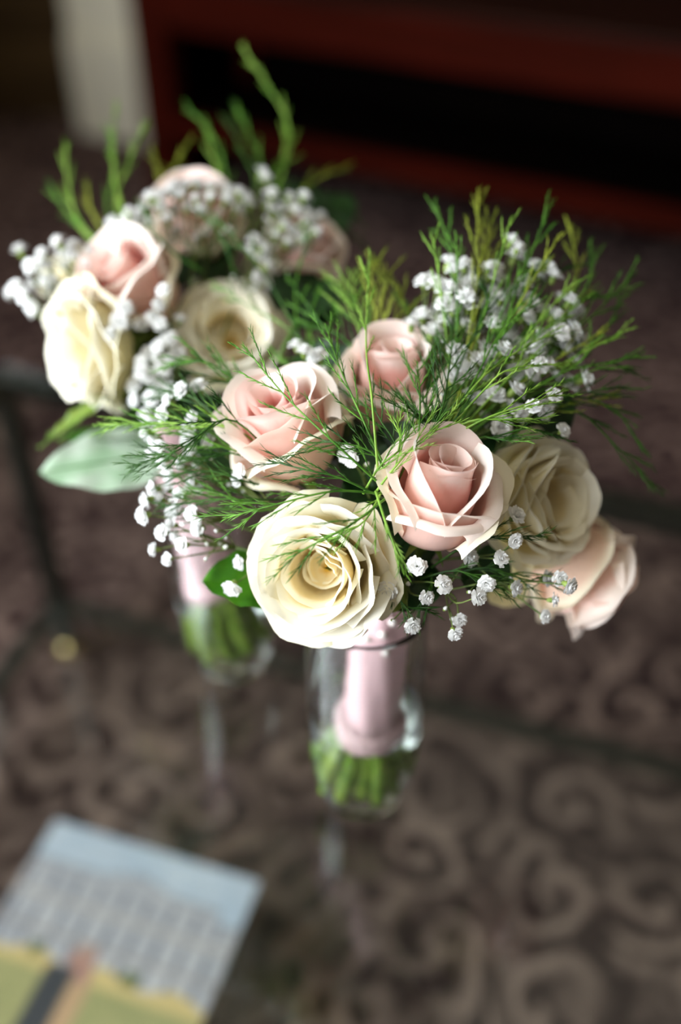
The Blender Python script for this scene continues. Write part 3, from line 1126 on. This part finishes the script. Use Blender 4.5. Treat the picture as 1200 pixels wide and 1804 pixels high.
# sprays lying over the front roses
fr(bq, [(700, 880, .450), (600, 790, .436), (505, 700, .440), (432, 612, .450)], FERN_A, 1, side=.022, gap=.011, needle=.0045, start=.15, ang=28)
fr(bq, [(690, 850, .455), (640, 740, .452), (600, 650, .458), (575, 575, .470)], FERN_A, 2, side=.018, gap=.007, needle=.005, ang=24)
fr(bq, [(668, 860, .450), (655, 700, .445), (645, 600, .470), (652, 445, .500)], FERN_B, 3, side=.014, gap=.012, needle=.0045, start=.6, ang=18)
fr(bq, [(680, 870, .446), (590, 865, .436), (500, 885, .434), (400, 912, .440)], FERN_A, 4, side=.018, gap=.008, ang=22)
fr(bq, [(690, 870, .446), (625, 920, .428), (560, 955, .426), (506, 985, .428)], FERN_A, 5, side=.016, gap=.007, ang=24, start=.3)
fr(bq, [(662, 865, .440), (683, 930, .428), (700, 975, .426), (708, 1000, .428)], FERN_B, 6, side=.007, gap=.006, needle=.005, ang=20)
fr(bq, [(680, 880, .450), (600, 842, .445), (540, 828, .446), (478, 812, .452)], FERN_C, 7, side=.013, gap=.006, ang=22)
fr(bq, [(660, 870, .445), (690, 830, .440), (730, 785, .440), (800, 725, .448)], FERN_B, 8, side=.014, gap=.008, ang=20)
fr(bq, [(690, 860, .455), (660, 800, .450), (600, 780, .450), (545, 780, .455)], FERN_C, 9, side=.016, gap=.005)
fr(bq, [(690, 850, .460), (700, 790, .455), (670, 740, .455), (650, 700, .462)], FERN_C, 10, side=.018, gap=.005)
fr(bq, [(700, 850, .460), (735, 770, .452), (740, 700, .458), (735, 640, .470)], FERN_A, 11, side=.018, gap=.005)
fr(bq, [(700, 830, .460), (770, 740, .455), (790, 660, .462), (800, 560, .490)], FERN_C, 12, side=.018, gap=.005)
fr(bq, [(680, 850, .450), (660, 890, .440), (640, 920, .436), (600, 945, .438)], FERN_B, 13, side=.014, gap=.005)
fr(bq, [(640, 870, .45), (670, 820, .442), (705, 790, .44), (700, 740, .45)], FERN_B, 14, side=.014, gap=.005)
fr(bq, [(720, 830, .47), (760, 790, .46), (760, 760, .46), (700, 690, .47)], FERN_C, 15, side=.018, gap=.004)
fr(bq, [(800, 800, .47), (770, 760, .462), (750, 720, .462), (770, 590, .49)], FERN_C, 16, side=.02, gap=.005)
# right-hand sprays
RIGHT = [
    ([(740, 800, .47), (850, 740, .45), (920, 715, .452), (990, 690, .46)], FERN_B),
    ([(740, 800, .47), (820, 745, .455), (880, 740, .452), (965, 745, .46)], FERN_B),
    ([(760, 790, .47), (820, 700, .46), (880, 640, .468), (985, 578, .49)], FERN_B),
    ([(760, 790, .47), (830, 680, .465), (880, 590, .48), (950, 520, .50)], FERN_A),
    ([(780, 790, .48), (850, 660, .49), (900, 560, .51), (945, 470, .535)], FERN_A),
    ([(780, 780, .48), (860, 640, .50), (915, 500, .53), (972, 357, .555)], FERN_A),
    ([(780, 780, .49), (830, 620, .51), (840, 480, .545), (843, 338, .575)], FERN_Y),
    ([(770, 770, .49), (800, 620, .51), (810, 500, .545), (768, 360, .575)], FERN_A),
    ([(790, 770, .49), (830, 600, .52), (850, 480, .55), (866, 390, .575)], FERN_Y),
    ([(800, 760, .49), (900, 610, .515), (990, 540, .54), (1050, 520, .55)], FERN_A),
    ([(820, 760, .49), (940, 650, .51), (1040, 560, .545), (1118, 482, .575)], FERN_A),
    ([(820, 760, .50), (960, 600, .54), (1015, 500, .57), (1005, 398, .60)], FERN_Y),
    ([(820, 760, .50), (960, 620, .54), (1030, 520, .57), (1045, 440, .60)], FERN_A),
    ([(830, 760, .49), (950, 680, .50), (1020, 640, .51), (1045, 600, .52)], FERN_A),
    ([(840, 760, .50), (960, 670, .51), (1060, 640, .53), (1115, 655, .545)], FERN_C),
    ([(850, 770, .50), (980, 700, .51), (1080, 720, .52), (1130, 790, .53)], FERN_C),
    ([(880, 770, .51), (1000, 720, .515), (1090, 790, .52), (1162, 868, .53)], FERN_C),
    ([(860, 760, .50), (960, 710, .50), (1040, 690, .51), (1100, 680, .52)], FERN_C),
    ([(860, 740, .50), (960, 660, .52), (1060, 590, .55), (1100, 520, .57)], FERN_A),
    ([(800, 780, .47), (870, 770, .462), (930, 755, .462), (985, 770, .47)], FERN_C),
    ([(770, 780, .47), (850, 690, .458), (900, 650, .46), (1000, 640, .475)], FERN_B),
    ([(770, 760, .48), (820, 620, .49), (860, 540, .505), (850, 500, .52)], FERN_C),
    ([(780, 790, .47), (850, 770, .46), (880, 775, .458), (905, 765, .46)], FERN_A),
    ([(800, 770, .49), (900, 660, .49), (940, 600, .50), (1040, 520, .53)], FERN_B),
    ([(800, 770, .50), (920, 600, .53), (960, 500, .55), (1000, 470, .565)], FERN_C),
]
for k, (pts, mt) in enumerate(RIGHT):
    fr(bq, [(u, v, closer(d)) for u, v, d in pts], mt, 40 + k, side=.017, gap=.011, ang=20, start=.35, needle=.0052)
for k in range(12):
    rr = random.Random(1700 + k)
    a = math.radians(lerp(100, 5, k / 11) + rr.uniform(-5, 5))
    l = rr.uniform(250, 350)
    u1, v1 = 810 + math.cos(a) * l * 1.0, 740 - math.sin(a) * l * 1.1
    fr(bq, [(800, 770, .50), (lerp(805, u1, .4), lerp(760, v1, .45), .495), (lerp(810, u1, .75), lerp(750, v1, .78), .495), (u1, v1, .50)],
       (FERN_B, FERN_A, FERN_Y)[k % 3], 1800 + k, side=.013, gap=.013, start=.45, ang=20, needle=.0045)
# feathery tuft in the middle, behind the pink roses
TUFT = [((660, 455), FERN_Y), ((600, 490), FERN_B), ((560, 520), FERN_A), ((700, 500), FERN_Y), ((630, 480), FERN_B), ((540, 580), FERN_A),
        ((680, 470), FERN_Y), ((715, 540), FERN_A), ((590, 540), FERN_C), ((620, 520), FERN_A), ((505, 600), FERN_A), ((650, 520), FERN_Y)]
for k, ((u, v), mt) in enumerate(TUFT):
    fr(bq, [(665, 740, .53), (lerp(655, u, .45) + 8, lerp(690, v, .45), .525), (u + (10 if k % 2 else -6), v + 40, .53), (u, v, .54)], mt, 80 + k, side=.017, gap=.0085, start=.4, ang=30, needle=.005)
# long wiry stems reaching back over the other bouquet
fr(bq, [(650, 760, .53), (560, 650, .53), (470, 490, .55), (372, 372, .57)], FERN_C, 96, side=.014, gap=.012, start=.75)
fr(bq, [(640, 760, .53), (545, 640, .53), (520, 520, .55), (545, 405, .56)], FERN_A, 97, side=.012, gap=.014, start=.6)
fr(bq, [(650, 740, .53), (520, 590, .54), (440, 540, .55), (380, 500, .56)], FERN_A, 98, side=.010, gap=.014, start=.6)
# left-hand sprays
LEFTS = [
    ([(520, 830, .49), (420, 760, .475), (330, 745, .475), (178, 748, .485)], FERN_B),
    ([(520, 800, .50), (430, 690, .49), (370, 640, .49), (295, 640, .495)], FERN_A),
    ([(520, 850, .49), (410, 740, .465), (320, 790, .46), (232, 822, .465)], FERN_C),
    ([(520, 860, .49), (420, 800, .475), (340, 810, .475), (255, 800, .48)], FERN_C),
    ([(540, 870, .49), (440, 850, .475), (370, 830, .475), (290, 840, .48)], FERN_C),
    ([(540, 880, .49), (440, 880, .475), (370, 880, .475), (285, 893, .48)], FERN_C),
    ([(540, 880, .49), (450, 900, .475), (390, 870, .475), (330, 860, .48)], FERN_A),
    ([(520, 780, .51), (420, 680, .505), (350, 680, .505), (300, 700, .505)], FERN_C),
    ([(540, 860, .49), (420, 770, .48), (340, 700, .49), (280, 690, .50)], FERN_C),
    ([(520, 820, .49), (400, 790, .48), (330, 760, .48), (250, 745, .485)], FERN_A),
]
for k, (pts, mt) in enumerate(LEFTS):
    fr(bq, pts, mt, 120 + k, side=.015, gap=.006, start=.3, ang=24)
# dark sprays under the front
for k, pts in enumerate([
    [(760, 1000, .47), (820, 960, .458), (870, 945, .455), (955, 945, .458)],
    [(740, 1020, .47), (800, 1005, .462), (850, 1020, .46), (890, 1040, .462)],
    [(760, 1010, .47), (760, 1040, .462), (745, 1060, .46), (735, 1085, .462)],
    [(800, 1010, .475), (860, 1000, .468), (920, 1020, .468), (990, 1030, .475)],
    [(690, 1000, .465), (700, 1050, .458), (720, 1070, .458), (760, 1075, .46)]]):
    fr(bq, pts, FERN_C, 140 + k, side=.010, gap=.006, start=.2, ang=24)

# leaves in the head
leaf(bq, P(500, 1030, .50), P(356, 1022, .49), cdir(-.2, .6, .75), .019, LEAF, label='bright green pointed leaf')
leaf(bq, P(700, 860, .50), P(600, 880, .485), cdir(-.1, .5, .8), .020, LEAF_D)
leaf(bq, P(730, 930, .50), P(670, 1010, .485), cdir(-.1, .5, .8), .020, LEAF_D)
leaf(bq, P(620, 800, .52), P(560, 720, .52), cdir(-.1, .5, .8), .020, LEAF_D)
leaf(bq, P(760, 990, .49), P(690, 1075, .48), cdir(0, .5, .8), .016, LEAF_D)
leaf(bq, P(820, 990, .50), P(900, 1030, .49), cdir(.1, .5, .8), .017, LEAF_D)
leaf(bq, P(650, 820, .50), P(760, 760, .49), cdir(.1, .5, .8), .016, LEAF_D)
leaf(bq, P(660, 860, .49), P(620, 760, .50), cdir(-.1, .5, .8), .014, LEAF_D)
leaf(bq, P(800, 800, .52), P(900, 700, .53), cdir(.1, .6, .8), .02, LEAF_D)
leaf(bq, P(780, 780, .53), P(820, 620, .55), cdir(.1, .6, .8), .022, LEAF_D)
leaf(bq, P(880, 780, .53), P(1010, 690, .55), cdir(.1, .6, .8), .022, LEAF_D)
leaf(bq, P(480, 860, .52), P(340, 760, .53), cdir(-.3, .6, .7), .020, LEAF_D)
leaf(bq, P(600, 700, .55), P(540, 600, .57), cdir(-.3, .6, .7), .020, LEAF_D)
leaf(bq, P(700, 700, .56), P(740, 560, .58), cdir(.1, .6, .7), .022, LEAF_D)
leaf(bq, P(860, 1000, .53), P(930, 1060, .53), cdir(0, .4, .9), .016, CREAM_GUARD, name='guard_petal')
leaf(bq, P(700, 1010, .48), P(640, 1080, .475), cdir(0, .4, .9), .014, CALYX)

# ================================================================== BACK BOUQUET
VB2 = PZ(412, 1166, ZT)
vase(VB2, 'glass vase holding the farther bouquet, behind the open cream rose')
water(VB2, 0.078, 'water around the cut stems of the farther bouquet')
b2 = link('bouquet', None)
b2.location = (VB2.x, VB2.y, ZT + .012)
tag(b2, 'farther blurred bouquet of cream and pink roses with one large pale leaf', 'bouquet', group='bouquets in glass vases')
neck2 = Vector((VB2.x - .026, VB2.y + .018, ZT + .205))
bot2 = Vector((VB2.x - .010, VB2.y + .000, ZT + .075))
handle(b2, neck2, bot2, .0170, .0160, 2, [(.7, .1), (.55, .2)])
ends = []
for k in range(9):
    t = k * 2.4
    rad = .003 + .0095 * math.sqrt(k / 8)
    s = bot2 + Vector((math.cos(t) * rad * .72, math.sin(t) * rad * .72, .012))
    e = Vector((VB2.x - .003 + math.cos(t) * rad * 1.5, VB2.y + math.sin(t) * rad * 1.5, ZT + .017 + .006 * (k % 3)))
    ends.append((s, e))
stems(b2, bot2, ends, .0040)
C2 = neck2 + Vector((-.02, .03, .05))
add_rose(b2, P(142, 612, .575), cdir(-.80, -.22, .45), OPEN_B, 1.2, 2.0, 'cream rose facing left into the light')
add_rose(b2, P(238, 505, .585), cdir(-.40, .42, .80), BUD_B, 1.10, 0.5, 'pale pink rose at the left of the bouquet')
add_rose(b2, P(405, 585, .590), cdir(.10, .25, .95), OPEN_A, 1.08, 2.5, 'shaded cream rose facing the viewer')
add_rose(b2, P(348, 400, .635), cdir(-.10, .75, .60), BUD_A, 1.15, 1.5, 'pale pink rose at the top of the bouquet')
add_rose(b2, P(525, 465, .640), cdir(.35, .70, .60), BUD_C, 1.05, 0.9, 'pale pink rose half hidden at the right')
add_rose(b2, P(115, 470, .660), cdir(-.5, .8, .4), OPEN_A, .7, 0.9, 'small cream rose at the far left')
BACK = [
    (.585, [(36, 444), (30, 508), (44, 522), (60, 540), (66, 552), (70, 470), (22, 516)]),
    (.590, [(88, 475), (100, 492), (112, 448), (146, 455), (82, 495), (96, 508), (60, 500), (120, 470)]),
    (.610, [(460, 308), (470, 318)]),
    (.610, [(508, 348), (516, 360), (480, 372), (470, 362), (540, 378), (545, 390), (495, 395), (490, 378)]),
    (.605, [(430, 350), (440, 362), (385, 332), (400, 340), (345, 326), (355, 336), (330, 330), (416, 372), (370, 330)]),
    (.600, [(300, 338), (310, 350), (272, 358), (284, 370), (296, 390), (312, 410), (305, 372), (265, 350)]),
    (.595, [(222, 388), (236, 398), (206, 404), (248, 384), (228, 376), (215, 410)]),
    (.590, [(448, 428), (462, 440), (440, 445), (456, 455), (470, 470), (452, 490), (465, 500)]),
    (.600, [(500, 400), (515, 412), (528, 424), (545, 418), (505, 430), (486, 418)]),
    (.560, [(290, 513), (278, 538), (282, 572), (318, 566), (268, 560)]),
    (.555, [(182, 592), (196, 588), (212, 568), (220, 545), (206, 575), (250, 575)]),
    (.555, [(262, 625), (276, 632), (248, 655), (262, 664), (240, 680), (285, 650), (250, 640)]),
    (.555, [(258, 728), (284, 685), (268, 700)]),
    (.580, [(270, 470), (262, 485), (258, 505), (268, 455)]),
]
BACK += [
    (.600, [(320, 345), (345, 352), (372, 350), (398, 356), (420, 340), (352, 372), (330, 368), (308, 330)]),
    (.600, [(255, 372), (245, 410), (262, 395), (200, 395), (230, 412), (280, 348)]),
    (.605, [(520, 372), (532, 396), (556, 410), (478, 345), (500, 372), (562, 385), (535, 350)]),
    (.575, [(160, 445), (130, 438), (150, 470), (105, 430), (125, 452), (76, 448), (56, 470)]),
    (.560, [(298, 640), (280, 610), (300, 600), (312, 625), (240, 705), (270, 745), (300, 690)]),
]
sprigs(b2, BACK, 0, 1.12, C2, jit=.01, root=neck2, seed0=300)
BF = [
    ([(450, 420, .65), (490, 330, .66), (508, 220, .675), (428, 85, .69)], FERN_B),
    ([(440, 420, .65), (470, 320, .66), (500, 280, .665), (505, 200, .68)], FERN_B),
    ([(400, 420, .65), (400, 320, .66), (375, 240, .67), (332, 190, .68)], FERN_A),
    ([(400, 420, .65), (395, 340, .66), (380, 290, .67), (360, 220, .68)], FERN_B),
    ([(420, 420, .65), (460, 300, .67), (440, 240, .68), (412, 180, .69)], FERN_A),
    ([(430, 420, .65), (450, 320, .66), (430, 270, .67), (400, 210, .68)], FERN_C),
    ([(300, 420, .64), (290, 330, .65), (310, 290, .66), (335, 245, .67)], FERN_Y),
    ([(300, 420, .64), (288, 340, .65), (280, 300, .66), (268, 265, .67)], FERN_Y),
    ([(240, 430, .63), (210, 350, .64), (198, 270, .65), (204, 185, .66)], FERN_B),
    ([(240, 430, .63), (205, 360, .64), (230, 280, .65), (258, 215, .66)], FERN_B),
    ([(230, 440, .63), (190, 370, .64), (200, 300, .65), (195, 240, .655)], FERN_A),
    ([(200, 450, .63), (140, 390, .635), (120, 320, .64), (114, 255, .645)], FERN_B),
    ([(200, 450, .63), (150, 410, .635), (115, 370, .64), (88, 325, .645)], FERN_A),
    ([(210, 450, .63), (170, 390, .635), (155, 350, .64), (155, 325, .645)], FERN_Y),
    ([(190, 450, .63), (140, 400, .635), (130, 370, .64), (120, 345, .645)], FERN_B),
    ([(480, 420, .65), (530, 340, .66), (570, 310, .67), (605, 297, .68)], FERN_Y),
    ([(500, 450, .65), (560, 390, .66), (600, 360, .67), (625, 380, .68)], FERN_C),
    ([(500, 450, .65), (570, 420, .66), (600, 410, .67), (640, 430, .68)], FERN_C),
    ([(360, 480, .57), (300, 440, .565), (270, 400, .57), (250, 360, .58)], FERN_C),
    ([(420, 500, .58), (400, 440, .57), (380, 400, .575), (350, 370, .585)], FERN_C),
    ([(260, 690, .60), (190, 700, .575), (140, 740, .575), (90, 768, .58)], FERN_B),
]
for k, (pts, mt) in enumerate(BF):
    fr(b2, pts, mt, 200 + k, side=.013, gap=.012, start=.25, ang=14, thick=.0009, needle=.0055)
# the large leaf with pale underside, and its upper side folded over
leaf(b2, P(300, 800, .60), P(68, 828, .575), cdir(-.05, .45, .9), .0235, LEAF_P, fold=.12, curl=.12, label='large leaf showing its pale underside', under=LEAF)
leaf(b2, P(310, 772, .61), P(105, 770, .60), cdir(0, .9, .4), .017, LEAF, fold=.3, label='bright green leaf above the pale one')
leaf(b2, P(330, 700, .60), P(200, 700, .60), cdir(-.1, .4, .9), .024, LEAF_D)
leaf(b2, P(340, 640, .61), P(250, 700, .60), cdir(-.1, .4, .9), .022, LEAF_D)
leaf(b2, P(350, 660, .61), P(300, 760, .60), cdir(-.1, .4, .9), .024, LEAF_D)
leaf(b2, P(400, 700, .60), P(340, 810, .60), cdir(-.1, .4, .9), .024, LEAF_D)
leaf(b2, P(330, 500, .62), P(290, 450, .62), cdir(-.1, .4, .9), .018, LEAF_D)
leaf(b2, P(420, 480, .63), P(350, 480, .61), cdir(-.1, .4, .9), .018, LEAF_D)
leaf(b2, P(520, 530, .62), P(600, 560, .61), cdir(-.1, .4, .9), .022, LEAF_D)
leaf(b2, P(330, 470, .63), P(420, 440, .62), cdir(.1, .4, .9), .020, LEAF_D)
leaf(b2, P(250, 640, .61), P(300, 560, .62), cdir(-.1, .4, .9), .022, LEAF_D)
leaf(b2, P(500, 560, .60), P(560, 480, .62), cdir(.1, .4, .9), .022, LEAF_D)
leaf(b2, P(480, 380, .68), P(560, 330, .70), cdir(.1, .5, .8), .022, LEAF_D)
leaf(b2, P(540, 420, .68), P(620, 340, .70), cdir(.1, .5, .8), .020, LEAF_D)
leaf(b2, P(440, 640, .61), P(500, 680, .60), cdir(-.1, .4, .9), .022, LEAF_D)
leaf(b2, P(185, 700, .585), P(90, 765, .575), cdir(-.1, .5, .8), .005, CALYX)
